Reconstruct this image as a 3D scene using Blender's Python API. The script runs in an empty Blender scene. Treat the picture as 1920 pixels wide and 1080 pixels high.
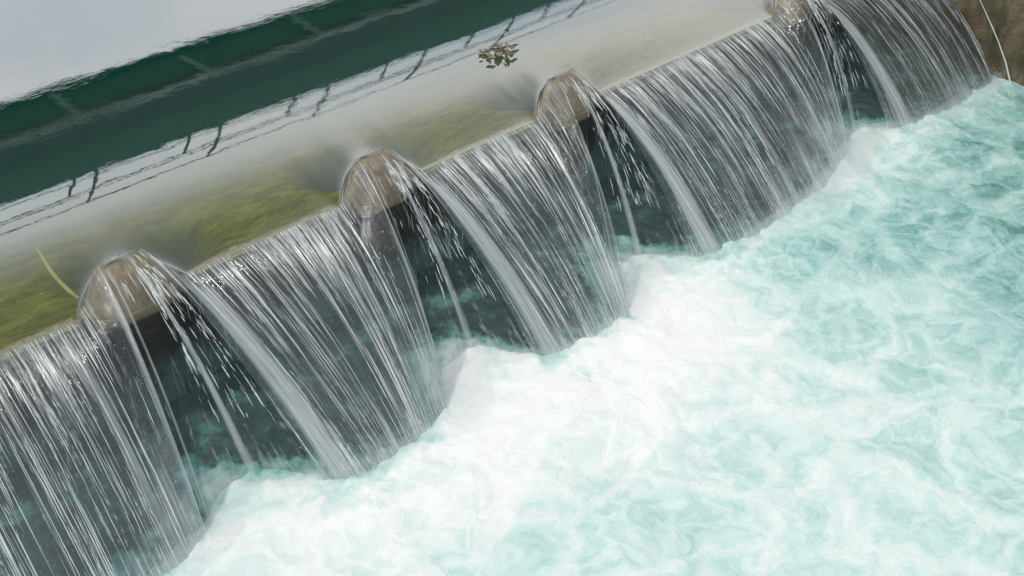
import bpy, bmesh, math, random
import numpy as np
from mathutils import Vector, Matrix
random.seed(4)
rng = np.random.default_rng(7)
S = bpy.context.scene

# ------------------------------------------------------------------ camera, sky, sun, exposure
HEAD = math.radians(47.7)                    # camera heading from +X (the weir crest runs along +X)
PITCH = math.atan(1606 / 2200)
cam = bpy.data.cameras.new('camera'); co = bpy.data.objects.new('camera', cam); S.collection.objects.link(co)
cam.sensor_width = 36; cam.lens = 36 * 2200 / 1920; cam.clip_start = .05; cam.clip_end = 2000
fw = Vector((math.cos(PITCH) * math.cos(HEAD), math.cos(PITCH) * math.sin(HEAD), -math.sin(PITCH)))
co.location = (0, -8.17, 6); co.rotation_euler = fw.to_track_quat('-Z', 'Y').to_euler()
S.camera = co
S.view_settings.view_transform = 'Standard'; S.view_settings.look = 'None'
S.view_settings.exposure = 0; S.view_settings.gamma = 1
S.render.film_transparent = False

SUN_EL = math.radians(60); SUN_AZ = math.radians(152)   # azimuth measured from +X towards +Y
sv = Vector((math.cos(SUN_EL) * math.cos(SUN_AZ), math.cos(SUN_EL) * math.sin(SUN_AZ), math.sin(SUN_EL)))
sl = bpy.data.lights.new('sun', 'SUN'); sl.energy = 1.4; sl.angle = math.radians(4); sl.color = (1, .93, .84)
so = bpy.data.objects.new('sun', sl); S.collection.objects.link(so)
so.rotation_euler = sv.to_track_quat('Z', 'Y').to_euler(); so.location = sv * 60

W = bpy.data.worlds.new('World'); S.world = W; W.use_nodes = True
wt = W.node_tree; wt.nodes.clear()


class NT:
    """tiny node helper"""
    def __init__(s, t): s.t = t
    def n(s, typ, **k):
        x = s.t.nodes.new(typ)
        for a, b in k.items():
            if a.startswith('i_'):
                x.inputs[a[2:].replace('_', ' ')].default_value = b
            else: setattr(x, a, b)
        return x
    def l(s, a, b): s.t.links.new(a, b)
    def math(s, op, a, b=None, c=None, clamp=False):
        x = s.n('ShaderNodeMath', operation=op, use_clamp=clamp)
        for i, v in enumerate((a, b, c)):
            if v is None: continue
            if isinstance(v, (int, float)): x.inputs[i].default_value = v
            else: s.l(v, x.inputs[i])
        return x.outputs[0]
    def ramp(s, f, pts, interp='LINEAR'):
        x = s.n('ShaderNodeValToRGB'); r = x.color_ramp; r.interpolation = interp
        while len(r.elements) < len(pts): r.elements.new(.5)
        for e, (p, c) in zip(r.elements, pts):
            e.position = p; e.color = (c, c, c, 1) if isinstance(c, (int, float)) else (*c, 1)
        s.l(f, x.inputs[0]); return x.outputs[0]
    def mapr(s, f, a, b, c, d, smooth=False):
        x = s.n('ShaderNodeMapRange', interpolation_type='SMOOTHSTEP' if smooth else 'LINEAR')
        for i, v in zip((1, 2, 3, 4), (a, b, c, d)): x.inputs[i].default_value = v
        s.l(f, x.inputs[0]); return x.outputs[0]
    def mixc(s, f, a, b, mode='MIX'):
        x = s.n('ShaderNodeMix', data_type='RGBA', blend_type=mode)
        for i, v in ((0, f), (6, a), (7, b)):
            if isinstance(v, (int, float)): x.inputs[i].default_value = v
            elif isinstance(v, tuple): x.inputs[i].default_value = (*v, 1)
            else: s.l(v, x.inputs[i])
        return x.outputs[2]
    def vscale(s, v, sc, loc=(0, 0, 0), rot=(0, 0, 0)):
        x = s.n('ShaderNodeMapping'); x.inputs['Scale'].default_value = sc; x.inputs['Location'].default_value = loc
        x.inputs['Rotation'].default_value = rot
        s.l(v, x.inputs[0]); return x.outputs[0]
    def noise(s, v, scale, detail=4, rough=.5, dist=0.):
        x = s.n('ShaderNodeTexNoise'); x.inputs['Scale'].default_value = scale; x.inputs['Detail'].default_value = detail
        x.inputs['Roughness'].default_value = rough; x.inputs['Distortion'].default_value = dist
        s.l(v, x.inputs['Vector']); return x
    def bump(s, h, strength=1., dist=.01, normal=None):
        x = s.n('ShaderNodeBump'); x.inputs['Strength'].default_value = strength; x.inputs['Distance'].default_value = dist
        s.l(h, x.inputs['Height'])
        if normal is not None: s.l(normal, x.inputs['Normal'])
        return x.outputs[0]


g = NT(wt)
sky = g.n('ShaderNodeTexSky', sky_type='NISHITA', sun_disc=False)
sky.sun_elevation = SUN_EL; sky.sun_rotation = math.pi / 2 - SUN_AZ
tc = g.n('ShaderNodeTexCoord')
mp = g.vscale(tc.outputs['Generated'], (1, 1, 2.6))
cl = g.noise(mp, 2.9, 5, .5, .5)
cl2 = g.noise(mp, 5.5, 3, .5, .2)
thick = g.ramp(cl.outputs[0], [(.36, .0), (.62, 1.)])
ccol = g.mixc(thick, (4.2, 5.0, 6.3), (7.4, 7.6, 8.1))
ccol = g.mixc(g.ramp(cl2.outputs[0], [(.3, .0), (.8, .45)]), ccol, (9.0, 8.5, 8.3))
sx = g.n('ShaderNodeSeparateXYZ'); g.l(tc.outputs['Generated'], sx.inputs[0])
zen = g.mapr(sx.outputs[2], .72, 1.0, 1., .80, True)
ccol = g.mixc(1., ccol, zen, 'MULTIPLY')
warm = g.mapr(sx.outputs[2], .40, .62, 0., 1., True)
ccol = g.mixc(g.math('MULTIPLY', warm, .75), ccol, (7.8, 7.65, 7.4))
col = g.mixc(.94, sky.outputs[0], ccol)
bg = g.n('ShaderNodeBackground'); bg.inputs[1].default_value = .105
g.l(col, bg.inputs[0])
ow = g.n('ShaderNodeOutputWorld'); g.l(bg.outputs[0], ow.inputs[0])


# ------------------------------------------------------------------ helpers
def newmat(name):
    m = bpy.data.materials.new(name); m.use_nodes = True; m.node_tree.nodes.clear()
    g = NT(m.node_tree); o = g.n('ShaderNodeOutputMaterial'); return m, g, o

def tag(o, label=None, cat=None, group=None, kind=None):
    for k, v in (('label', label), ('category', cat), ('group', group), ('kind', kind)):
        if v: o[k] = v
    return o

def link(name, me, mat, parent=None, smooth=True):
    o = bpy.data.objects.new(name, me); S.collection.objects.link(o)
    if mat: me.materials.append(mat)
    if smooth: me.polygons.foreach_set('use_smooth', np.ones(len(me.polygons), bool))
    if parent: o.parent = parent
    return o

def empty(name, loc=(0, 0, 0)):
    o = bpy.data.objects.new(name, None); S.collection.objects.link(o); o.location = loc; return o

def mesh_np(name, V, Q, uv=None, attrs=None):
    """V (n,3), Q (m,k) -> mesh ; uv per vertex ; attrs dict of float per vertex"""
    me = bpy.data.meshes.new(name); k = Q.shape[1]
    me.vertices.add(len(V)); me.vertices.foreach_set('co', np.ascontiguousarray(V, np.float32).ravel())
    me.loops.add(Q.size); me.loops.foreach_set('vertex_index', np.ascontiguousarray(Q, np.int32).ravel())
    me.polygons.add(len(Q)); me.polygons.foreach_set('loop_start', np.arange(0, Q.size, k, dtype=np.int32))
    me.update(calc_edges=True)
    if uv is not None:
        l = me.uv_layers.new(name='flow'); l.data.foreach_set('uv', np.ascontiguousarray(uv[Q.ravel()], np.float32).ravel())
    for a, v in (attrs or {}).items():
        at = me.attributes.new(a, 'FLOAT', 'POINT'); at.data.foreach_set('value', np.ascontiguousarray(v, np.float32).ravel())
    return me

def gridq(nu, nv):
    i = np.arange(nu - 1)[:, None] * nv + np.arange(nv - 1)[None, :]
    i = i.ravel(); return np.stack([i, i + nv, i + nv + 1, i + 1], 1)

def vnoise(x, y, seed=0):
    """smooth value noise in numpy, range about -1..1"""
    r = np.random.default_rng(seed); T = r.uniform(-1, 1, (256, 256))
    xi = np.floor(x).astype(int); yi = np.floor(y).astype(int); fx = x - xi; fy = y - yi
    fx = fx * fx * (3 - 2 * fx); fy = fy * fy * (3 - 2 * fy)
    a = T[xi % 256, yi % 256]; b = T[(xi + 1) % 256, yi % 256]; c = T[xi % 256, (yi + 1) % 256]; d = T[(xi + 1) % 256, (yi + 1) % 256]
    return (a * (1 - fx) + b * fx) * (1 - fy) + (c * (1 - fx) + d * fx) * fy

def fbm(x, y, seed=0, oc=5, g=.5):
    s = 0; a = 1.; n = 0
    for k in range(oc):
        s = s + a * vnoise(x * 2 ** k + 13.1 * k, y * 2 ** k + 7.7 * k, seed + k); n += a; a *= g
    return s / n

class MB:
    """collects boxes, prisms and tubes into one mesh"""
    def __init__(s): s.b = bmesh.new()
    def box(s, lo, hi, bevel=0.):
        lo, hi = Vector(lo), Vector(hi)
        r = bmesh.ops.create_cube(s.b, size=1, matrix=Matrix.Translation((lo + hi) / 2) @ Matrix.Diagonal((*(hi - lo), 1)))
        if bevel:
            es = list({e for v in r['verts'] for e in v.link_edges})
            bmesh.ops.bevel(s.b, geom=es, offset=bevel, segments=2, affect='EDGES', profile=.6)
        return s
    def tube(s, pts, rad, n=8, caps=True):
        pts = [Vector(p) for p in pts]; rad = rad if hasattr(rad, '__len__') else [rad] * len(pts); rings = []
        for i, p in enumerate(pts):
            t = (pts[min(i + 1, len(pts) - 1)] - pts[max(i - 1, 0)]).normalized()
            a = t.cross(Vector((.3, .2, .93))); a = a if a.length > .1 else t.cross(Vector((1, 0, 0))); a.normalize(); b = t.cross(a)
            rings.append([s.b.verts.new(p + (a * math.cos(2 * math.pi * k / n) + b * math.sin(2 * math.pi * k / n)) * rad[i]) for k in range(n)])
        for r0, r1 in zip(rings, rings[1:]):
            for k in range(n): s.b.faces.new((r0[k], r0[(k + 1) % n], r1[(k + 1) % n], r1[k]))
        if caps: s.b.faces.new(rings[0][::-1]); s.b.faces.new(rings[-1])
        return s
    def done(s, name, mat, parent=None, smooth=False):
        bmesh.ops.recalc_face_normals(s.b, faces=s.b.faces)
        me = bpy.data.meshes.new(name); s.b.to_mesh(me); s.b.free()
        return link(name, me, mat, parent, smooth)

# ------------------------------------------------------------------ layout (metres; crest on y = 0, downstream is -y)
R = .37                 # still water level above the crest
TH = .345                # height of the water over a splitter
POOL = -1.25            # pool level
XW = 15.0               # face of the side wall
TEETH = [(2.54, 3.53), (5.21, 6.18), (7.79, 8.75), (11.92, 12.79)]
INS = .28               # inset of a splitter's top corners
YT = .13                # how far upstream the top edge of a splitter lies

def rise(x):
    """0 in the open bays, 1 on top of a splitter"""
    x = np.asarray(x, float); r = np.zeros_like(x)
    for a, d in TEETH:
        r = np.maximum(r, np.clip(np.minimum((x - a), (d - x)) / INS, 0, 1))
    return r

def rise_s(x, w=.02):
    k = np.linspace(-2, 2, 17); wt_ = np.exp(-k * k); wt_ /= wt_.sum()
    return sum(a * rise(np.asarray(x) + b * w) for a, b in zip(wt_, k))

# ------------------------------------------------------------------ materials
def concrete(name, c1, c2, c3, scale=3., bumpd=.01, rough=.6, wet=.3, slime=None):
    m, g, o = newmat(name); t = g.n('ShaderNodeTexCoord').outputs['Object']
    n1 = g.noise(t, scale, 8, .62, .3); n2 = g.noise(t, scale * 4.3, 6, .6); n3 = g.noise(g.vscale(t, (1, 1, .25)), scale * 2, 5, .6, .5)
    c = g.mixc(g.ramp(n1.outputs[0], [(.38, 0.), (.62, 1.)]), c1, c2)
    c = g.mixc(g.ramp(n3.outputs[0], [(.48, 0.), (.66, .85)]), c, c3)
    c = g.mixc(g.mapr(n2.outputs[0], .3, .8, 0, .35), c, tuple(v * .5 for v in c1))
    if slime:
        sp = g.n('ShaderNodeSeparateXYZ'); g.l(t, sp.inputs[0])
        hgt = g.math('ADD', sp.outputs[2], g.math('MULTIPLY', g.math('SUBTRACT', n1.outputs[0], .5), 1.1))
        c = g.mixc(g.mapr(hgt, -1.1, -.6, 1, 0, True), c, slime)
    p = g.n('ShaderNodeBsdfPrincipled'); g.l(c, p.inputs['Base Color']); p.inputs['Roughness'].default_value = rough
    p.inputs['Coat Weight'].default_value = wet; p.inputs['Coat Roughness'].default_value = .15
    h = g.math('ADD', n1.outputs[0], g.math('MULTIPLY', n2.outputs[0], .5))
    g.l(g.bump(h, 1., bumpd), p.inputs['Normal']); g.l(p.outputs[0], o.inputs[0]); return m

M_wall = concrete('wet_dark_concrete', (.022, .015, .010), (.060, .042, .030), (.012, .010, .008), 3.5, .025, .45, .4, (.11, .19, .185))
M_block = concrete('brown_worn_concrete', (.29, .225, .155), (.43, .335, .21), (.17, .145, .11), 5, .006, .5, .3)
M_side = concrete('mossy_side_wall', (.085, .065, .035), (.27, .21, .13), (.030, .040, .010), 1.6, .06, .8, .05)
M_bridge_deck = concrete('green_grey_painted_steel', (.001, .030, .018), (.002, .034, .021), (.001, .026, .016), 1.2, .002, .6, 0)
M_bridge_side = concrete('slate_painted_fascia', (.025, .058, .050), (.03, .064, .056), (.022, .052, .045), 1.2, .002, .6, 0)
M_beam = concrete('pale_painted_beam', (.20, .24, .23), (.22, .26, .25), (.18, .22, .2), 2., .002, .6, 0)
M_rail = concrete('dark_rail_paint', (.02, .022, .02), (.03, .03, .028), (.015, .015, .015), 4., .001, .5, 0)

# reservoir surface: clear, mirror-like, small wind ripples
m, g, o = newmat('still_water')
t = g.n('ShaderNodeTexCoord').outputs['Object']
ra = g.noise(g.vscale(t, (8, 24, 1), rot=(0, 0, .1)), 1., 3, .6, .3); rb = g.noise(t, 1.1, 3, .5, .3)
amp = g.ramp(g.noise(t, .55, 2).outputs[0], [(.4, .25), (.7, 1.)])
h = g.math('MULTIPLY', ra.outputs[0], amp)
b1 = g.bump(h, 1., .0007); b2 = g.bump(rb.outputs[0], 1., .004, b1)
gl = g.n('ShaderNodeBsdfGlossy'); gl.inputs['Roughness'].default_value = .0; gl.inputs['Color'].default_value = (1, 1, 1, 1); g.l(b2, gl.inputs['Normal'])
g.l(g.math('MULTIPLY', g.n('ShaderNodeAttribute', attribute_name='stir').outputs['Fac'], .10), gl.inputs['Roughness'])
tr = g.n('ShaderNodeBsdfTransparent'); tr.inputs[0].default_value = (.93, .97, .95, 1)
lw = g.n('ShaderNodeLayerWeight'); g.l(b2, lw.inputs['Normal'])
fac = g.ramp(lw.outputs['Facing'], [(.0, .03), (.20, .05), (.31, .19), (.40, .46), (.48, .57), (.66, .62), (1., .95)])
mx = g.n('ShaderNodeMixShader'); g.l(fac, mx.inputs[0]); g.l(tr.outputs[0], mx.inputs[1]); g.l(gl.outputs[0], mx.inputs[2]); g.l(mx.outputs[0], o.inputs[0])
M_res = m

# bed of the reservoir: algae-coated ramp, dark green silt with the darkening of deep water painted in
m, g, o = newmat('algae_silt_depth_tone'); t = g.n('ShaderNodeTexCoord').outputs['Object']
at = g.n('ShaderNodeAttribute', attribute_name='algae').outputs['Fac']
n1 = g.noise(g.vscale(t, (1, 2.2, 1), rot=(0, 0, .15)), 2.6, 6, .62, .8); n2 = g.noise(g.vscale(t, (1, 2.5, 1)), 14, 5, .65, 1.2)
al = g.mixc(g.ramp(n1.outputs[0], [(.36, 0.), (.66, 1.)]), (.080, .098, .018), (.19, .195, .042))
al = g.mixc(g.ramp(n2.outputs[0], [(.58, 0.), (.70, .7)]), al, (.50, .46, .17))
al = g.mixc(g.ramp(g.noise(t, 5, 4, .6, .4).outputs[0], [(.55, 0.), (.7, .6)]), al, (.06, .075, .025))
sil = g.mixc(g.noise(t, .8, 3).outputs[0], (.002, .088, .060), (.003, .10, .069))
sed = g.mixc(g.ramp(n1.outputs[0], [(.35, 0.), (.65, 1.)]), (.135, .145, .065), (.215, .215, .105))
c = g.mixc(g.mapr(at, 0., .75, 0., 1., True), sil, sed); c = g.mixc(g.mapr(at, .50, .92, 0., 1., True), c, al)
deep_tone = g.n('ShaderNodeAttribute', attribute_name='deep_tone').outputs['Fac']; c = g.mixc(g.math('MULTIPLY', deep_tone, .9), c, (.062, .085, .072))  # dark of the deep water behind each splitter, painted into the bed colour
lipa = g.n('ShaderNodeAttribute', attribute_name='lip').outputs['Fac']
lc = g.mixc(g.ramp(n2.outputs[0], [(.42, 0.), (.62, 1.)]), (.20, .18, .10), (.50, .45, .28))
c = g.mixc(lipa, c, lc)
p = g.n('ShaderNodeBsdfPrincipled'); g.l(c, p.inputs['Base Color']); p.inputs['Roughness'].default_value = .9; p.inputs['Specular IOR Level'].default_value = .1
g.l(g.bump(n2.outputs[0], .6, .01), p.inputs['Normal']); g.l(p.outputs[0], o.inputs[0]); M_bed = m

# falling film
def film_mat(name, dens=1., base=.12, gloss=.30, veil=False):
    m, g, o = newmat(name)
    uv = g.n('ShaderNodeUVMap', uv_map='flow').outputs[0]
    ft = g.n('ShaderNodeAttribute', attribute_name='fall').outputs['Fac']
    ed = g.n('ShaderNodeAttribute', attribute_name='ribbon').outputs['Fac']
    w = g.noise(g.vscale(uv, (2.2, 1.3, 1)), 1., 3, .5)                # slow sideways wander
    wv = g.n('ShaderNodeVectorMath', operation='MULTIPLY_ADD'); g.l(w.outputs['Color'], wv.inputs[0]); wv.inputs[1].default_value = (.05, 0, 0); g.l(uv, wv.inputs[2])
    v = wv.outputs[0]
    a = g.noise(g.vscale(v, (46, .9, 1)), 1., 4, .65).outputs[0]
    b = g.noise(g.vscale(v, (125, 2.6, 1), (3, 1, 0)), 1., 3, .6).outputs[0]
    c = g.noise(g.vscale(v, (11, .7, 1), (9, 4, 0)), 1., 3, .5).outputs[0]
    d = g.noise(g.vscale(v, (45, 9, 1), (5, 2, 0)), 1., 4, .6).outputs[0]
    s = g.math('ADD', g.math('MULTIPLY', a, .5), g.math('MULTIPLY', b, .32))
    s = g.math('ADD', s, g.math('MULTIPLY', c, .22)); s = g.math('ADD', s, g.math('MULTIPLY', d, .10))   # mean .57
    big = g.noise(g.vscale(v, (2.3, .5, 1), (7, 3, 0)), 1., 3, .55).outputs[0]; dash = g.noise(g.vscale(v, (60, 17, 1), (1, 8, 0)), 1., 2, .5).outputs[0]
    thr = g.ramp(ft, [(0., .552), (.12, .57), (.4, .622), (.6, .642), (.85, .615), (1., .53)])
    s = g.math('ADD', s, g.math('MULTIPLY', g.math('SUBTRACT', big, .5), .22))
    s = g.math('ADD', s, g.math('MULTIPLY', g.math('MULTIPLY', g.math('SUBTRACT', dash, .5), .20), g.mapr(ft, .1, .8, .3, 1.)))
    st = g.math('MULTIPLY', g.math('SUBTRACT', s, thr), 13.)
    st = g.math('ADD', st, 0., clamp=True)
    st = g.math('MULTIPLY', st, .93 * dens, clamp=True)
    milk = g.ramp(ft, [(0., base * 1.1), (.1, base), (.5, base * .6), (.8, base * 1.4), (.93, base * 4), (1., base * 8)])
    milk = g.math('MULTIPLY', milk, g.mapr(c, .3, .7, .5, 1.5))
    clr = g.n('ShaderNodeAttribute', attribute_name='clear').outputs['Fac']
    f = g.math('MULTIPLY', g.math('MAXIMUM', st, milk), clr)
    edc = g.math('MULTIPLY', ed, g.mapr(a, .35, .62, .45, 1.), clamp=True)
    f = g.math('MAXIMUM', f, edc, clamp=True)
    hb = g.math('ADD', g.math('MULTIPLY', a, 1.), g.math('MULTIPLY', b, .35)); hb = g.math('ADD', hb, g.math('MULTIPLY', c, 2.2)); hb = g.math('ADD', hb, g.math('MULTIPLY', d, .25))
    nb = g.bump(hb, 1., .010)
    gl = g.n('ShaderNodeBsdfGlossy'); gl.inputs['Roughness'].default_value = .06; gl.inputs['Color'].default_value = (.86, .92, .97, 1); g.l(nb, gl.inputs['Normal'])
    tr = g.n('ShaderNodeBsdfTransparent'); g.l(g.mixc(clr, (.97, .985, .985), (.97, .985, .985) if veil else (.84, .94, .94)), tr.inputs[0])
    fr = g.n('ShaderNodeFresnel'); fr.inputs[0].default_value = 1.4; g.l(nb, fr.inputs['Normal'])
    gf = g.math('ADD', g.math('MULTIPLY', fr.outputs[0], g.math('MULTIPLY', g.mapr(clr, .2, 1., .5, 1.), .45 if veil else 1.)), gloss, clamp=True)
    m1 = g.n('ShaderNodeMixShader'); g.l(gf, m1.inputs[0]); g.l(tr.outputs[0], m1.inputs[1]); g.l(gl.outputs[0], m1.inputs[2])
    df = g.n('ShaderNodeBsdfDiffuse'); df.inputs[0].default_value = (.88, .95, .97, 1); g.l(nb, df.inputs['Normal'])
    tl = g.n('ShaderNodeBsdfTranslucent'); tl.inputs[0].default_value = (.90, .97, .97, 1)
    m0 = g.n('ShaderNodeMixShader'); m0.inputs[0].default_value = .35; g.l(df.outputs[0], m0.inputs[1]); g.l(tl.outputs[0], m0.inputs[2])
    m2 = g.n('ShaderNodeMixShader'); g.l(f, m2.inputs[0]); g.l(m1.outputs[0], m2.inputs[1]); g.l(m0.outputs[0], m2.inputs[2])
    g.l(m2.outputs[0], o.inputs[0]); return m
M_film = film_mat('falling_water_sheet', 1.0, .03, .04)
M_veil = film_mat('thin_water_veil', .4, .004, .0, True)
M_film_side = film_mat('thin_green_water_sheet', .5, .05, .05)

m, g, o = newmat('aerated_strand')
df = g.n('ShaderNodeBsdfDiffuse'); df.inputs[0].default_value = (.90, .97, .99, 1)
gl = g.n('ShaderNodeBsdfGlossy'); gl.inputs['Roughness'].default_value = .15
tr = g.n('ShaderNodeBsdfTransparent')
a = g.n('ShaderNodeMixShader'); a.inputs[0].default_value = .25; g.l(df.outputs[0], a.inputs[1]); g.l(gl.outputs[0], a.inputs[2])
b = g.n('ShaderNodeMixShader'); b.inputs[0].default_value = .88; g.l(tr.outputs[0], b.inputs[1]); g.l(a.outputs[0], b.inputs[2])
g.l(b.outputs[0], o.inputs[0]); M_strand = m

# pool
m, g, o = newmat('foaming_pool_water'); t = g.n('ShaderNodeTexCoord').outputs['Object']
den = g.n('ShaderNodeAttribute', attribute_name='foam').outputs['Fac']
w1 = g.noise(t, .9, 4, .55, .6); w2 = g.noise(t, 3.2, 4, .6, .3)
def add3(g, v, n, k):
    x = g.n('ShaderNodeVectorMath', operation='MULTIPLY_ADD'); g.l(n, x.inputs[0]); x.inputs[1].default_value = (k, k, 0); g.l(v, x.inputs[2]); return x.outputs[0]
v = add3(g, add3(g, t, w1.outputs['Color'], 1.0), w2.outputs['Color'], .28)
def veins(g, v, sc, wd):
    x = g.n('ShaderNodeTexVoronoi', feature='DISTANCE_TO_EDGE'); x.inputs['Scale'].default_value = sc; g.l(v, x.inputs['Vector'])
    return g.mapr(x.outputs['Distance'], 0, wd, 1, 0, True)
ve = g.math('MAXIMUM', veins(g, g.vscale(v, (1, 1.5, 1), rot=(0, 0, .5)), .85, .15), g.math('MULTIPLY', veins(g, v, 3.1, .2), .6))
f1 = g.noise(v, 1.6, 7, .6, .5).outputs[0]
f2 = g.noise(g.vscale(v, (1, 1.6, 1)), 7.5, 7, .68, .9).outputs[0]
f3 = g.noise(g.vscale(t, (1, 1.8, 1)), 34, 4, .7, 1.6).outputs[0]
tb = g.n('ShaderNodeAttribute', attribute_name='turbulence').outputs['Fac']
s = g.math('MULTIPLY', g.math('SUBTRACT', f1, .5), 1.1)
s = g.math('ADD', s, g.math('MULTIPLY', g.math('SUBTRACT', f2, .5), .85))
s = g.math('ADD', s, g.math('MULTIPLY', g.math('SUBTRACT', f3, .5), .30))
s = g.math('ADD', s, g.math('MULTIPLY', ve, .33))
s = g.math('MULTIPLY_ADD', s, tb, den)
s5 = g.math('MULTIPLY_ADD', s, .5, .5)     # -1..1 -> 0..1
c = g.ramp(s5, [(0., (.040, .072, .070)), (.22, (.085, .145, .138)), (.36, (.19, .42, .39)), (.47, (.32, .57, .55)), (.58, (.45, .675, .66)), (.70, (.58, .79, .77)), (.83, (.74, .865, .855)), (1., (.90, .94, .94))])
p = g.n('ShaderNodeBsdfPrincipled'); g.l(c, p.inputs['Base Color'])
g.l(g.mapr(s5, .3, .8, .12, .6), p.inputs['Roughness']); p.inputs['IOR'].default_value = 1.33
hh = g.math('ADD', g.math('MULTIPLY', g.noise(v, 5.5, 4, .5, .4).outputs[0], .8), g.math('MULTIPLY', f3, .10)); hh = g.math('ADD', hh, g.math('MULTIPLY', f1, .8))
g.l(g.bump(hh, .8, .035), p.inputs['Normal']); g.l(p.outputs[0], o.inputs[0]); M_pool = m

# ------------------------------------------------------------------ reservoir surface
def reservoir():
    xs = np.concatenate([np.linspace(-30, -1, 30)[:-1], np.arange(-1, 15.0, .03), np.linspace(15.0, 60, 40)])
    ys = np.concatenate([np.linspace(0, 1, 46) ** 1.4 * 1.0, np.linspace(1.03, 6, 110), np.linspace(6.2, 60, 50)])
    Z = np.zeros((len(xs), len(ys)))
    def ext(x, y):                       # calm water banked up behind every splitter, widening upstream
        q = np.zeros_like(x)
        for a, d in TEETH: q = np.maximum(q, np.clip(((d - a) / 2 - np.abs(x - (a + d) / 2)) / (INS + 3.6 * y), 0, 1))
        return q
    kk = np.linspace(-2, 2, 21); kw = np.exp(-kk * kk); kw /= kw.sum()
    for j, y in enumerate(ys):
        w = .02 + .25 * y
        e = sum(b * ext(xs + a * w, y) for a, b in zip(kk, kw))
        Z[:, j] = R - (R - TH * e) * math.exp(-(y / .60) ** 1.35)
    r = rise_s(xs)
    X = np.repeat(xs[:, None], len(ys), 1); Y = ys[None, :] + (r * YT)[:, None] * np.exp(-ys[None, :] / .5)
    stir = np.zeros_like(X)
    for a, d in TEETH:
        q = np.sqrt(((X - (a + d) / 2) / .52) ** 2 + (np.clip(Y, 0, 9) / .42) ** 2); stir = np.maximum(stir, np.clip(1.5 - q, 0, 1))
    V = np.stack([X, Y, Z], -1).reshape(-1, 3)
    return tag(link('reservoir_water', mesh_np('reservoir_water', V, gridq(len(xs), len(ys)), attrs=dict(stir=stir)), M_res), 'still green reservoir water mirroring the sky above the weir', kind='structure')
reservoir()

def bed():
    xs = np.concatenate([np.linspace(-30, -1, 20)[:-1], np.arange(-1, XW + 1, .04), np.linspace(XW + 1.1, 60, 30)])
    ys = np.concatenate([[.0, .03, .06, .1], np.arange(.14, 3.2, .04), np.linspace(3.3, 70, 40)])
    X, Y = np.meshgrid(xs, ys, indexing='ij')
    prof = np.interp(Y, [0, .1, .55, 1.7, 3.0, 6, 70], [-.05, -.06, -.17, -.40, -.75, -1.8, -3])
    pit = np.zeros_like(X)
    for a, d in TEETH:
        c = (a + d) / 2
        q = np.sqrt(((X - c - .46) / .70) ** 2 + ((Y - .95) / .68) ** 2)
        pit = np.maximum(pit, np.clip((1.3 - q) / .75, 0, 1))
    pit = pit * pit * (3 - 2 * pit)
    Z = prof - .25 * pit + .02 * fbm(X * 3, Y * 6, 5)
    Z = np.minimum(Z, -.045)
    algae = np.clip(1.18 - Y / 3.0, 0, 1) * (1 - pit * .3)
    lip = np.clip((.21 + .06 * fbm(X * 6, Y * 6, 9) - Y) / .05, 0, 1) * (rise(X) < .02)
    V = np.stack([X, Y, Z], -1).reshape(-1, 3)
    return tag(link('reservoir_bed', mesh_np('reservoir_bed', V, gridq(len(xs), len(ys)), attrs=dict(algae=algae, lip=lip, deep_tone=pit)), M_bed), 'algae covered sloping bed under the reservoir water', kind='structure')
bed()

# ------------------------------------------------------------------ weir wall and splitter blocks
weir = tag(empty('weir', (7, 0, POOL)), 'long wet concrete weir wall behind the falling water', 'weir')
def child(o, p):
    o.parent = p; o.matrix_parent_inverse = Matrix.Translation(p.location).inverted(); return o
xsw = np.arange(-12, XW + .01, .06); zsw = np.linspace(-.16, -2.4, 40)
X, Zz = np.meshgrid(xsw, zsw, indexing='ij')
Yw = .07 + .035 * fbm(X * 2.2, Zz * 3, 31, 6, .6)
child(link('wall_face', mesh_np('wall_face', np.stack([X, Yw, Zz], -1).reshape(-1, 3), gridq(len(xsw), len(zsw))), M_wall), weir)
b = MB(); b.box((-12, -.004, -.17), (XW, .0995, -.052), .012); child(b.done('crest_cap', concrete('ochre_crest_concrete', (.22, .2, .14), (.3, .27, .17), (.10, .10, .06), 9, .004, .5, .4)), weir)

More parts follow.
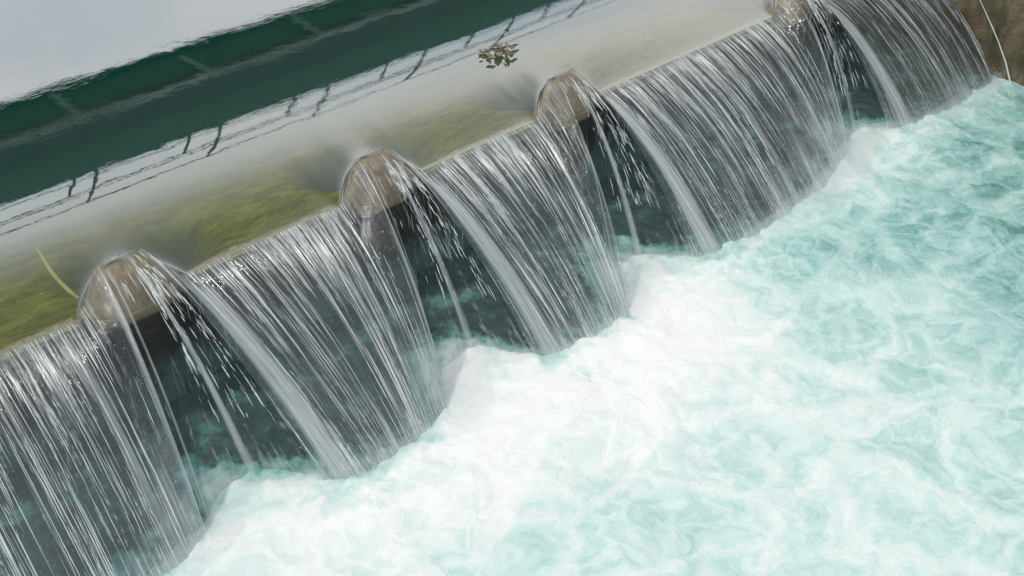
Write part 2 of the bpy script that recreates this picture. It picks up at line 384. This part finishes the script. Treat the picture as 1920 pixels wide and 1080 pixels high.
def block(a, d, label):
    root = empty('splitter_block', ((a + d) / 2, 0, -.05)); tag(root, label, 'splitter block', 'concrete splitter blocks on the weir crest')
    zt = TH - .035; y0 = YT + .0
    A0, D0 = a + .02, d - .02; B0, C0 = a + INS + .01, d - INS - .01
    P = [(A0, -.005, -.02), (B0 + .0, -.12, -.06), (C0, -.12, -.06), (D0, -.005, -.02),            # lip
         (B0, y0 - .01, zt), (C0, y0 - .01, zt),                                    # top front edge
         (B0 + .03, y0 + .03, zt - .02), (C0 - .03, y0 + .03, zt - .02),               # top rear edge
         (A0, .2, -.5), (D0, .2, -.5),                                               # rear foot
         (A0, .0, -.17), (B0 - .02, -.10, -.20), (C0 + .02, -.10, -.20), (D0, .0, -.17), (A0, .2, -.17), (D0, .2, -.17)]
    F = [(0, 1, 4), (1, 2, 5, 4), (2, 3, 5), (4, 5, 7, 6), (6, 7, 15, 14), (0, 4, 6, 14), (3, 15, 7, 5), (0, 10, 11, 1), (1, 11, 12, 2), (2, 12, 13, 3), (0, 14, 10), (3, 13, 15), (10, 14, 15, 13, 12, 11)]
    bm = bmesh.new(); vs = [bm.verts.new(p) for p in P]
    for f in F: bm.faces.new([vs[i] for i in f])
    for v_ in [v for v in vs if not v.link_faces]: bm.verts.remove(v_)
    bmesh.ops.bevel(bm, geom=bm.edges[:], offset=.014, segments=2, affect='EDGES')
    bmesh.ops.triangulate(bm, faces=bm.faces[:]); bmesh.ops.subdivide_edges(bm, edges=bm.edges[:], cuts=2, use_grid_fill=True)
    bmesh.ops.recalc_face_normals(bm, faces=bm.faces)
    for v_ in bm.verts:
        c_ = v_.co; n_ = float(vnoise(np.array(c_.x * 14), np.array(c_.z * 14 + c_.y * 9), 3)); c_ += v_.normal * n_ * .004
    me = bpy.data.meshes.new('nose'); bm.to_mesh(me); bm.free()
    child(link('nose', me, M_block, None, True), root)
    # dark wet pier below the nose that carries it against the wall
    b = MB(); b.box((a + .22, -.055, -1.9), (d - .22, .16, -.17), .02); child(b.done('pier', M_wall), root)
    return root
LB = ['nearest concrete splitter block, at the left end of the crest with water running over it',
      'second concrete splitter block from the left, with an ochre patch under the water film',
      'third concrete splitter block from the left, with small sun glints on its wet top',
      'farthest concrete splitter block, cut by the top edge beside the mossy side wall']
for (a, d), l in zip(TEETH, LB): block(a, d, l)

# ------------------------------------------------------------------ falling water
def smooth_interp(x, kx, ky, w):
    k = np.linspace(-2, 2, 15); wt_ = np.exp(-k * k); wt_ /= wt_.sum()
    return sum(a * np.interp(np.asarray(x) + b * w, kx, ky) for a, b in zip(wt_, k))

class Flow:
    """streamlines from the crest to the pool: start x -> landing (x, y)"""
    def __init__(s, x0, x1, knots, slope=.26, w=.05, amp=.006, seed=1):
        s.x0, s.x1, s.slope, s.w, s.amp, s.seed = x0, x1, slope, w, amp, seed
        s.kx = [k[0] for k in knots]; s.kex = [k[1] for k in knots]; s.key = [k[2] for k in knots]
        s.ksl = [k[3] if len(k) > 3 else slope for k in knots]
    def at(s, x, t, off=0.):
        x = np.asarray(x, float); r = rise_s(x)
        y0 = r * YT; z0 = r * TH
        xe = smooth_interp(x, s.kx, s.kex, s.w); ye = smooth_interp(x, s.kx, s.key, s.w); sl = smooth_interp(x, s.kx, s.ksl, s.w)
        t = np.asarray(t, float)
        a = sl * np.abs(ye - y0); T = (z0 - POOL) + .06
        X = x + (xe - x) * (t * (.75 + .25 * t)); Y = y0 + (ye - y0) * t; Z = z0 - a * t - (T - a) * t * t
        rp = s.amp * (vnoise(x * 26 + 3 * t, t * 2 + 0 * x, s.seed) + .6 * vnoise(x * 60, t * 5 + 0 * x, s.seed + 1)) * np.clip(t * 6, 0, 1)
        low = .03 * vnoise(x * 5, t * 2 + 0 * x, s.seed + 2) * t
        q = rp + low + off
        return np.stack([X, Y - q * .6, Z + q * .8], -1)

def sheet(fl, name, mat, ribbon=None, n=None, nt=110, parent=None, t1=1., du=.012):
    nx = n or int((fl.x1 - fl.x0) / du); x = np.linspace(fl.x0, fl.x1, nx); t = np.linspace(0, t1, nt) ** 1.05
    Xg, Tg = np.meshgrid(x, t, indexing='ij'); V = fl.at(Xg, Tg)
    rb = ribbon(Xg, Tg) if ribbon else np.zeros_like(Xg)
    uv = np.stack([Xg, Tg * 2.3], -1).reshape(-1, 2)
    clear = 1 - .74 * np.clip(rise_s(Xg) * 2.5, 0, 1) * np.clip(1.5 - Tg * 1.6, .3, 1)
    return link(name, mesh_np(name, V.reshape(-1, 3), gridq(nx, nt)[:, ::-1], uv, dict(fall=Tg, ribbon=rb, clear=clear)), mat, parent)

def strands(fl, name, count, parent, wr=(.001, .0034), bias=None, tr=(0., 1.), ln=(.1, .5), seed=3, nose=.2):
    """many thin tapering threads of water, triangular in section, riding on a sheet"""
    r = np.random.default_rng(seed); N = 10; V = []; Q = []
    cl = r.uniform(fl.x0, fl.x1, max(4, int((fl.x1 - fl.x0) * 9)))
    for i in range(count):
        x = r.choice(cl) + r.normal(0, .025) if r.random() < .45 else r.uniform(fl.x0, fl.x1)
        x = min(max(x, fl.x0 + .01), fl.x1 - .01)
        if rise(x) > .15 and r.random() > nose: continue
        L = r.uniform(*ln) * (1.3 if r.random() < .2 else .8); t0 = r.uniform(tr[0], max(tr[0], tr[1] - L * .6)); 
        if r.random() < .35: t0 = tr[0] + r.uniform(0, .03 + 2 * max(0, .1 - ln[0]))
        t = np.linspace(t0, min(t0 + L, tr[1]), N); dx = np.cumsum(r.normal(0, .0018 * min(1, L / .25), N)); 
        P = fl.at(x + dx, t, .004); wd = (r.uniform(*wr) * (2.0 if r.random() < .07 else 1)) * np.sin(np.linspace(.12, np.pi - .05, N)) ** .7 * (1 + .25 * r.normal(0, 1, N))
        wd = np.clip(wd, .0004, None)
        T = np.gradient(P, axis=0); T /= np.linalg.norm(T, axis=1)[:, None]
        A = np.cross(T, np.array([0, -.5, .86])); A /= np.linalg.norm(A, axis=1)[:, None]; B = np.cross(A, T)
        b0 = len(V) * 3 * N
        V.append(np.stack([P + A * wd[:, None], P + B * wd[:, None] * .9, P - A * wd[:, None]], 1).reshape(-1, 3))
        i0 = b0 + np.arange(N - 1) * 3
        for k in range(3):
            k2 = (k + 1) % 3; Q.append(np.stack([i0 + k, i0 + k2, i0 + 3 + k2, i0 + 3 + k], 1))
    me = mesh_np(name, np.concatenate(V), np.concatenate(Q)); o = link(name, me, M_strand, parent); o['kind'] = 'stuff'; return o

def rib(segs, mist=()):
    """ribbon strength: list of (x centre, half width, strength, t fade-in)"""
    def f(x, t):
        q = np.zeros_like(x)
        for c, h, s_, t0 in segs:
            q = np.maximum(q, s_ * np.clip(1.2 - ((x - c) / h) ** 2, 0, 1) * np.clip((t - t0) * 9 + .0, 0, 1))
        for c, h, s_, t0 in mist:        # spray thrown up in front of the sheet near the pool
            n_ = .5 + .9 * fbm(x * 3.5 + t * 2, t * 7 - x * 2, 44, 5, .6)
            q = np.maximum(q, s_ * np.exp(-((x - c) / h) ** 2) * np.clip((t - t0) / (1 - t0), 0, 1) * np.clip(n_, 0, 1.2))
        return q
    return f

CURT = [
 # x0, x1, knots(start x, landing x, landing y), ribbons, label
 (-3., 2.86, [(-3, -3, -2), (1.6, 1.5, -2.0), (2.2, 2.08, -1.95), (2.54, 2.35, -1.87), (2.86, 2.56, -1.70)],
  [(2.85, .05, .62, .1), (2.38, .05, .4, .0)], 'wide curtain of falling water filling the lower left corner'),
 (3.23, 5.54, [(3.23, 3.62, -1.86), (3.42, 3.70, -1.93), (3.62, 3.86, -2.0), (4.1, 4.22, -2.05), (4.7, 4.5, -2.03), (5.21, 4.82, -1.95), (5.54, 5.02, -1.84)],
  [(3.52, .13, .80, .03), (5.54, .05, .5, .3), (4.98, .05, .3, .1)], 'curtain of falling water between the nearest and second splitter blocks'),
 (5.90, 8.12, [(5.90, 6.10, -1.80), (6.08, 6.17, -1.9), (6.25, 6.33, -1.98), (6.9, 6.75, -2.08), (7.5, 7.05, -2.08), (7.9, 7.22, -2.05), (8.12, 7.30, -1.98)],
  [(6.17, .13, .80, .03), (8.12, .05, .5, .3)], 'curtain of falling water between the second and third splitter blocks'),
 (8.47, 12.24, [(8.47, 8.50, -1.80), (8.66, 8.62, -1.9), (8.85, 8.80, -1.96), (9.8, 9.7, -2.0), (10.8, 10.6, -1.95), (11.6, 11.35, -1.75), (12.24, 11.70, -1.55)],
  [(8.75, .14, .85, .03), (12.24, .06, .5, .3)], 'widest curtain of falling water between the third and farthest splitter blocks'),
 (12.50, 14.99, [(12.50, 12.58, -1.55), (12.7, 12.68, -1.65), (12.9, 12.9, -1.75), (13.8, 13.8, -1.85), (14.6, 14.5, -1.85), (14.99, 14.96, -1.75)],
  [(12.82, .11, .7, .03)], 'darker curtain of falling water beside the mossy side wall'),
]
MIST = [[(2.7, .4, 1.4, .6), (1.9, .6, .7, .85)], [(5.3, .5, 1.5, .62), (4.2, .6, 1.0, .84)], [(8.0, .45, 1.4, .66), (6.9, .6, .9, .85)], [(11.6, 1.0, 1.6, .5), (10.3, .9, 1.3, .66), (9.3, .5, .9, .88)], [(13.8, 1.3, 1.3, .78)]]
flows = []
for i, (x0, x1, kn, rb, lab) in enumerate(CURT):
    fl = Flow(x0, x1, kn, seed=40 + i * 5); flows.append(fl)
    root = tag(empty('water_curtain', ((max(x0, 0) + x1) / 2, -1, POOL)), lab, 'water curtain', 'curtains of water falling over the weir')
    child(sheet(fl, 'water_sheet', M_film_side if i == 4 else M_film, rib(rb, MIST[i])), root)
    wdt = x1 - max(x0, 1.0)
    fl.x0 = max(x0, 1.2)
    child(strands(fl, 'water_strands', int(170 * wdt * (.6 if i == 4 else 1)), None, seed=60 + i), root)
    fl.x0 = x0

# thin veils that drape over the nose of every splitter block
VL = ['thin clear veil of water over the nearest splitter block', 'thin clear veil of water over the second splitter block from the left',
      'thin clear veil of water over the third splitter block from the left', 'thin clear veil of water over the farthest splitter block, cut by the top edge']
for i, (a, d) in enumerate(TEETH):
    L, Rr = flows[i], flows[i + 1]; xa, xb = L.x1, Rr.x0
    ea = L.at(np.array(xa), np.array(1.)); eb = Rr.at(np.array(xb), np.array(1.))
    kn = [(xa, float(ea[0]), float(ea[1])), (xa + .1, float(ea[0]) + .2, -1.45), (xb - .1, float(eb[0]) - .35, -1.35), (xb, float(eb[0]), float(eb[1]))]
    fl = Flow(xa, xb, kn, seed=90 + i, w=.02)
    root = tag(empty('water_veil', ((a + d) / 2, -.6, POOL)), VL[i], 'water veil', 'thin veils of water over the splitter blocks')
    child(sheet(fl, 'water_sheet', M_veil, rib([(xb - .12, .012, .7, .0), (xa + .05, .010, .55, .0)]), du=.004), root)
    child(strands(fl, 'water_strands', 90, None, seed=160 + i, wr=(.001, .003), ln=(.03, .14)), root)
    rv = Flow(a + .15, d + .45, [(a, a, -.02), (d + .6, d + .6, -.06)], slope=.1, amp=.004, seed=300 + i, w=.02)
    rv.kx, rv.kex, rv.key, rv.ksl = [a, d + .6], [a + .05, d + .62], [-.08, -.10], [.1, .1]
    child(strands(rv, 'wall_rivulets', 110, None, wr=(.001, .003), seed=460 + i, ln=(.03, .22), tr=(.35, .98), nose=1), root)
    fl.x0, fl.x1 = xb - .17, xb - .01
    child(strands(fl, 'water_strands', 150, None, wr=(.0015, .005), seed=260 + i, ln=(.02, .10), tr=(.1, .8), nose=1), root)

# ------------------------------------------------------------------ pool
def pool():
    xs = np.concatenate([np.linspace(-20, .4, 30)[:-1], np.arange(.4, 15.03, .022), np.linspace(15.2, 45, 30)])
    ys = np.concatenate([np.linspace(-40, -7.6, 30)[:-1], np.arange(-7.6, .09, .022)])
    X, Y = np.meshgrid(xs, ys, indexing='ij')
    # foot of the falling water (front of foam)
    front = np.full_like(xs, -1.9)
    kx = [-3, 2.3, 2.62, 2.8, 3.2, 3.5, 3.72, 4.4, 4.9, 5.1, 5.4, 5.8, 6.15, 6.9, 7.2, 7.4, 7.7, 8.2, 8.6, 9.5, 10.6, 11.4, 11.8, 12.1, 12.6, 12.9, 14, 15]
    ky = [-1.98, -1.9, -1.75, -1.2, -1.5, -1.75, -2.02, -2.05, -1.9, -1.3, -1.15, -1.4, -2.0, -2.12, -2.05, -1.35, -1.2, -1.35, -1.97, -2.0, -1.9, -1.7, -1.4, -1.1, -1.5, -1.75, -1.85, -1.8]
    front = np.interp(xs, kx, ky)[:, None] + .08 + .16 * fbm(X * 3, Y * 3, 77)
    dist = front - Y                                   # >0 downstream of the foam front
    f = .28 + .0 * X
    # large areas read off the place: (x, y, radius x, radius y, value)
    blobs = [(2.9, -2.4, 1.1, .8, .35), (5.6, -2.0, 1.3, .7, .5), (5.2, -2.9, 1.3, .7, .35), (7.6, -2.2, 1.1, .8, .55), (7.2, -3.0, 1.4, .8, .4), (4.2, -2.6, .8, .4, .25),
             (11.9, -1.7, .9, .6, .35), (11.0, -2.2, 1.0, .5, .1),
             (9.4, -2.6, 1.1, .55, -.42), (9.0, -3.3, 1.2, .5, -.18), (11.2, -3.0, 1.6, .9, -.22), (13.6, -2.5, 1.6, .6, -.34), (12.5, -3.8, 1.8, 1.0, -.30),
             (10.2, -4.6, 1.4, 1.0, -.42), (8.8, -5.9, 1.3, .7, -.12), (4.9, -3.35, .35, .3, -.22), (8.2, -4.4, 1.4, .8, .08), (6.3, -5.0, 1.6, 1., .0), (10.1, -3.9, .9, .35, .12), (14.2, -3.2, 1.3, .6, -.2)]
    for bx, by, rx, ry, vv in blobs:
        f += (vv if vv > 0 else vv * .75) * np.exp(-((X - bx) / rx) ** 2 - ((Y - by) / ry) ** 2)
    f -= .22 * np.clip((X - 8.5) / 3, 0, 1)
    edge = np.clip(dist / .50 + .40 + 1.1 * fbm(X * 5, Y * 5, 99, 5, .6), 0, 1)
    f += .22 * np.exp(-((dist - .12) / .2) ** 2)                 # bright bank of foam at the front
    dark = -.72 + .35 * fbm(X * 5, Y * 5, 55) + .80 * np.clip(1 + dist / .55, 0, 1) ** 1.5 + .45 * fbm(X * 11, Y * 11, 57, 4, .6) * np.clip(1.4 + dist / .5, 0, 1)  # shaded water behind the falls, its darkness painted into the pool colour
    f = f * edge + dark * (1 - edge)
    # relief
    Wx = X + .35 * fbm(X * .9, Y * .9, 5); Wy = Y + .35 * fbm(X * .9, Y * .9, 15)
    rid = 1 - np.abs(fbm(Wx * 1.3, Wy * 1.6, 21, 5, .5)) * 2
    near = np.exp(-np.clip(dist, 0, 9) / .8)
    Z = POOL + .030 * rid * .6 + .025 * near * edge * (1 + .8 * fbm(X * 3, Y * 3, 63, 5, .55)) + .035 * fbm(Wx * 1.6, Wy * 1.9, 171, 4) + .018 * fbm(X * 4, Y * 4, 71, 4) + .022 * near * fbm(X * 9, Y * 9, 73, 4, .6)
    Z += .02 * np.exp(-((dist - .10) / .15) ** 2) * (.7 + .6 * fbm(X * 4.5, Y * 4.5, 83))
    V = np.stack([X, Y, Z], -1).reshape(-1, 3)
    return tag(link('pool_water', mesh_np('pool_water', V, gridq(len(xs), len(ys)), attrs=dict(foam=f, turbulence=.42 + .58 * edge)), M_pool), 'turquoise churning pool with white foam below the weir', kind='structure')
pool()

# ------------------------------------------------------------------ side wall with a trickle
b = MB(); xs_ = None
Yg, Zg = np.meshgrid(np.arange(-9, 1.3, .05), np.arange(-2.4, 1.6, .05), indexing='ij')
Xg = XW + .02 * fbm(Yg * 2, Zg * 2, 17, 6, .6)
wall = tag(empty('side_wall', (XW + .5, -3, POOL)), 'weathered concrete side wall with moss and dark stains at the upper right corner', 'wall')
Q = gridq(*Yg.shape)
child(link('wall_face', mesh_np('wall_face', np.stack([Xg, Yg, Zg], -1).reshape(-1, 3), Q), M_side), wall)
b = MB(); b.box((XW + .06, -9, -2.4), (XW + 1.2, 1.25, 1.6)); child(b.done('wall_core', M_side), wall)
pts = [(14.97, -1.05, -.05), (14.965, -1.2, -.26), (14.96, -1.3, -.37), (14.955, -1.45, -.54), (14.95, -1.6, -.72), (14.945, -1.78, -.97), (14.94, -1.92, -1.22), (14.94, -1.96, -1.3)]
b = MB(); b.tube(pts, [.003, .006, .006, .009, .008, .011, .012, .016], 7); tag(b.done('water_trickle', M_strand, None, True), 'single white trickle of water running down the mossy side wall', 'water trickle')

# ------------------------------------------------------------------ footbridge over the reservoir (seen mirrored in it)
br = tag(empty('footbridge', (8, 7.6, -2.2)), 'green footbridge with slim dark railings mirrored in the reservoir', 'footbridge')
BX0, BX1 = -9.2, 31.0
b = MB(); b.box((BX0, 7.16, 2.760), (BX1, 8.34, 3.960)); child(b.done('deck_box', M_bridge_deck), br)
b = MB(); b.box((BX0, 7.10, 2.760), (BX1, 7.155, 4.04), .01); child(b.done('fascia', M_bridge_side), br)
b = MB(); b.box((BX0, 7.09, 2.680), (BX1, 7.17, 2.755), .008); child(b.done('edge_beam', M_beam), br)
b = MB(); b.box((BX0, 8.30, 2.700), (BX1, 8.36, 2.755), .006); child(b.done('edge_beam', M_bridge_side), br)
for k in range(-7, 11):
    b = MB(); x = 5.58 + 2.12 * k; b.box((x - .05, 7.172, 2.710), (x + .05, 8.12, 2.757)); child(b.done('cross_beam', M_beam), br)
for yy in (7.14, 8.30):
    for k in range(-7, 12):
        x = 5.69 + 2.12 * k
        b = MB(); b.box((x - .024, yy - .024, 3.960), (x + .024, yy + .024, 5.68)); child(b.done('railing_post', M_rail), br)
    for z in (5.70, 4.98):
        b = MB(); b.tube([(BX0, yy, z), (BX1, yy, z)], .030 if z > 5 else .022, 8); child(b.done('rail', M_rail), br)
for x in (-9.0, 30.8):
    b = MB(); b.box((x - .4, 7.3, -3.0), (x + .4, 8.25, 2.757), .03); child(b.done('pier', M_wall), br)

# ------------------------------------------------------------------ small things in the reservoir
m, g, o = newmat('pale_weed'); p = g.n('ShaderNodeBsdfPrincipled'); t = g.n('ShaderNodeTexCoord').outputs['Object']
g.l(g.mixc(g.noise(t, 20, 4).outputs[0], (.28, .29, .09), (.42, .42, .16)), p.inputs[0]); g.l(p.outputs[0], o.inputs[0]); M_weed = m
b = MB(); b.tube([(2.69, 1.07, .13), (2.66, .87, .125), (2.635, .68, .11), (2.63, .50, .09), (2.64, .35, .07), (2.66, .22, .05)], [.008, .016, .020, .021, .022, .016], 8)
tag(b.done('sunken_stalk', M_weed, None, True), 'pale yellow green stalk lying under the water left of the nearest splitter block', 'stalk')

m, g, o = newmat('brown_wet_leaves'); p = g.n('ShaderNodeBsdfPrincipled'); t = g.n('ShaderNodeTexCoord').outputs['Object']
g.l(g.mixc(g.ramp(g.noise(t, 18, 4).outputs[0], [(.4, 0.), (.6, 1.)]), (.05, .05, .03), (.26, .22, .15)), p.inputs[0]); p.inputs['Roughness'].default_value = .4; g.l(p.outputs[0], o.inputs[0]); M_leaf = m
bm = bmesh.new(); r = random.Random(5)
for k in range(34):
    an = r.uniform(0, 6.28); q = r.uniform(0, 1) ** .6; px = 8.12 + .27 * q * math.cos(an); py = 1.0 + .17 * q * math.sin(an); L = r.uniform(.03, .075); w_ = L * .4; rt = r.uniform(0, 6.28); z = R - .012 + r.uniform(0, .012)
    ring = [(L, 0), (L * .3, w_), (-L * .5, w_ * .8), (-L, 0), (-L * .5, -w_ * .8), (L * .3, -w_)]
    top = [bm.verts.new((px + a_ * math.cos(rt) - c_ * math.sin(rt), py + a_ * math.sin(rt) + c_ * math.cos(rt), z + .01 * math.sin(a_ * 60 + k))) for a_, c_ in ring]
    bot = [bm.verts.new(v_.co - Vector((0, 0, .004))) for v_ in top]
    bm.faces.new(top); bm.faces.new(bot[::-1])
    for i in range(6): bm.faces.new((top[i], bot[i], bot[(i + 1) % 6], top[(i + 1) % 6]))
bmesh.ops.recalc_face_normals(bm, faces=bm.faces)
me = bpy.data.meshes.new('leaf_raft'); bm.to_mesh(me); bm.free()
tag(link('leaf_raft', me, M_leaf, None, False), 'small raft of wet brown leaves floating upstream of the third splitter block', 'floating leaves')

# ------------------------------------------------------------------ spray: droplets near the foot of the curtains and under the veils
def drops():
    V = []; Q = []; r = np.random.default_rng(12); n = 0
    base = np.array([(1, 0, 0), (-.5, .87, 0), (-.5, -.87, 0), (0, 0, 1.6), (0, 0, -1.6)]); F = [(0, 1, 3), (1, 2, 3), (2, 0, 3), (1, 0, 4), (2, 1, 4), (0, 2, 4)]
    for i in range(9000):
        fl = flows[r.integers(0, 5)]; x = r.uniform(max(fl.x0, 1.3), fl.x1); t = 1 - abs(r.normal(0, .05)) if r.random() < .78 else r.uniform(.1, 1)
        if r.random() < .45: x = fl.x0 + abs(r.normal(0, .12)) if fl.x0 > 0 and r.random() < .5 else fl.x1 - abs(r.normal(0, .15))
        p = fl.at(np.array(x), np.array(t)) + r.normal(0, .03 + .14 * max(0, t - .8), 3); p[2] = POOL + .03 + abs(p[2] - POOL - .03); s_ = r.uniform(.0012, .0030) * (2.2 if r.random() < .08 else 1)
        V.append(p + base * s_); Q += [tuple(n + k for k in f) for f in F]; n += 5
    return tag(link('spray_droplets', mesh_np('spray_droplets', np.concatenate(V), np.array(Q)), M_strand), 'fine white spray droplets flying around the falling water', 'spray', kind='stuff')
drops()

# ------------------------------------------------------------------ spray hanging over the foot of the curtains
def mist():
    kx = [.6, 2.2, 2.75, 3.1, 3.6, 4.3, 4.9, 5.25, 5.7, 6.15, 6.8, 7.3, 7.8, 8.4, 8.8, 9.6, 10.6, 11.4, 11.9, 12.4, 12.9, 14, 14.9]
    ky = [-1.95, -1.9, -1.7, -1.45, -1.8, -2.0, -1.95, -1.75, -1.5, -1.9, -2.05, -1.95, -1.5, -1.75, -1.95, -1.98, -1.95, -1.75, -1.5, -1.5, -1.75, -1.85, -1.8]
    kr = [.10, .15, .19, .09, .07, .10, .17, .19, .10, .08, .12, .18, .14, .09, .08, .12, .20, .24, .17, .10, .08, .12, .10]
    x = np.arange(.6, 14.9, .045); y = np.interp(x, kx, ky); rr = np.interp(x, kx, kr); n = 24
    k_ = np.hanning(9); k_ /= k_.sum(); y = np.convolve(np.pad(y, 4, 'edge'), k_, 'valid'); rr = np.convolve(np.pad(rr, 4, 'edge'), k_, 'valid')
    th = np.linspace(0, 2 * np.pi, n, endpoint=False)
    Xg, Tg = np.meshgrid(x, th, indexing='ij')
    rad = rr[:, None] * (1 + .75 * fbm(Xg * 3.2 + 40, np.cos(Tg) * 1.4 + 9, 201, 4, .6) + .5 * fbm(Xg * 2.1, np.sin(Tg) * 1.6 + 5, 207, 4, .6))
    rad = np.maximum(rad, .02); rad[0] = rad[-1] = .004
    V = np.stack([Xg, y[:, None] - .05 + rad * np.cos(Tg) * 1.1, POOL + .05 + rad * np.sin(Tg) * 1.15], -1).reshape(-1, 3)
    i = np.arange(len(x) - 1)[:, None] * n + np.arange(n)[None, :]; j = np.arange(len(x) - 1)[:, None] * n + (np.arange(n)[None, :] + 1) % n
    Q = np.stack([i, j, j + n, i + n], -1).reshape(-1, 4)
    m, g, o = newmat('fine_spray'); v = g.n('ShaderNodeVolumePrincipled')
    v.inputs['Color'].default_value = (.97, .99, 1, 1); v.inputs['Density'].default_value = 1.25; v.inputs['Anisotropy'].default_value = .1
    g.l(v.outputs[0], o.inputs['Volume'])
    me = mesh_np('spray_mist', V, Q); bm = bmesh.new(); bm.from_mesh(me); bmesh.ops.holes_fill(bm, edges=[e for e in bm.edges if e.is_boundary])
    bmesh.ops.recalc_face_normals(bm, faces=bm.faces); bm.to_mesh(me); bm.free()
    tag(link('spray_mist', me, m), 'white mist of spray hanging over the foot of the falling water', 'mist', kind='stuff')
mist()

S.cycles.volume_bounces = 2
S.cycles.max_bounces = 10; S.cycles.transparent_max_bounces = 24; S.cycles.diffuse_bounces = 3; S.cycles.glossy_bounces = 3
S.cycles.use_denoising = True
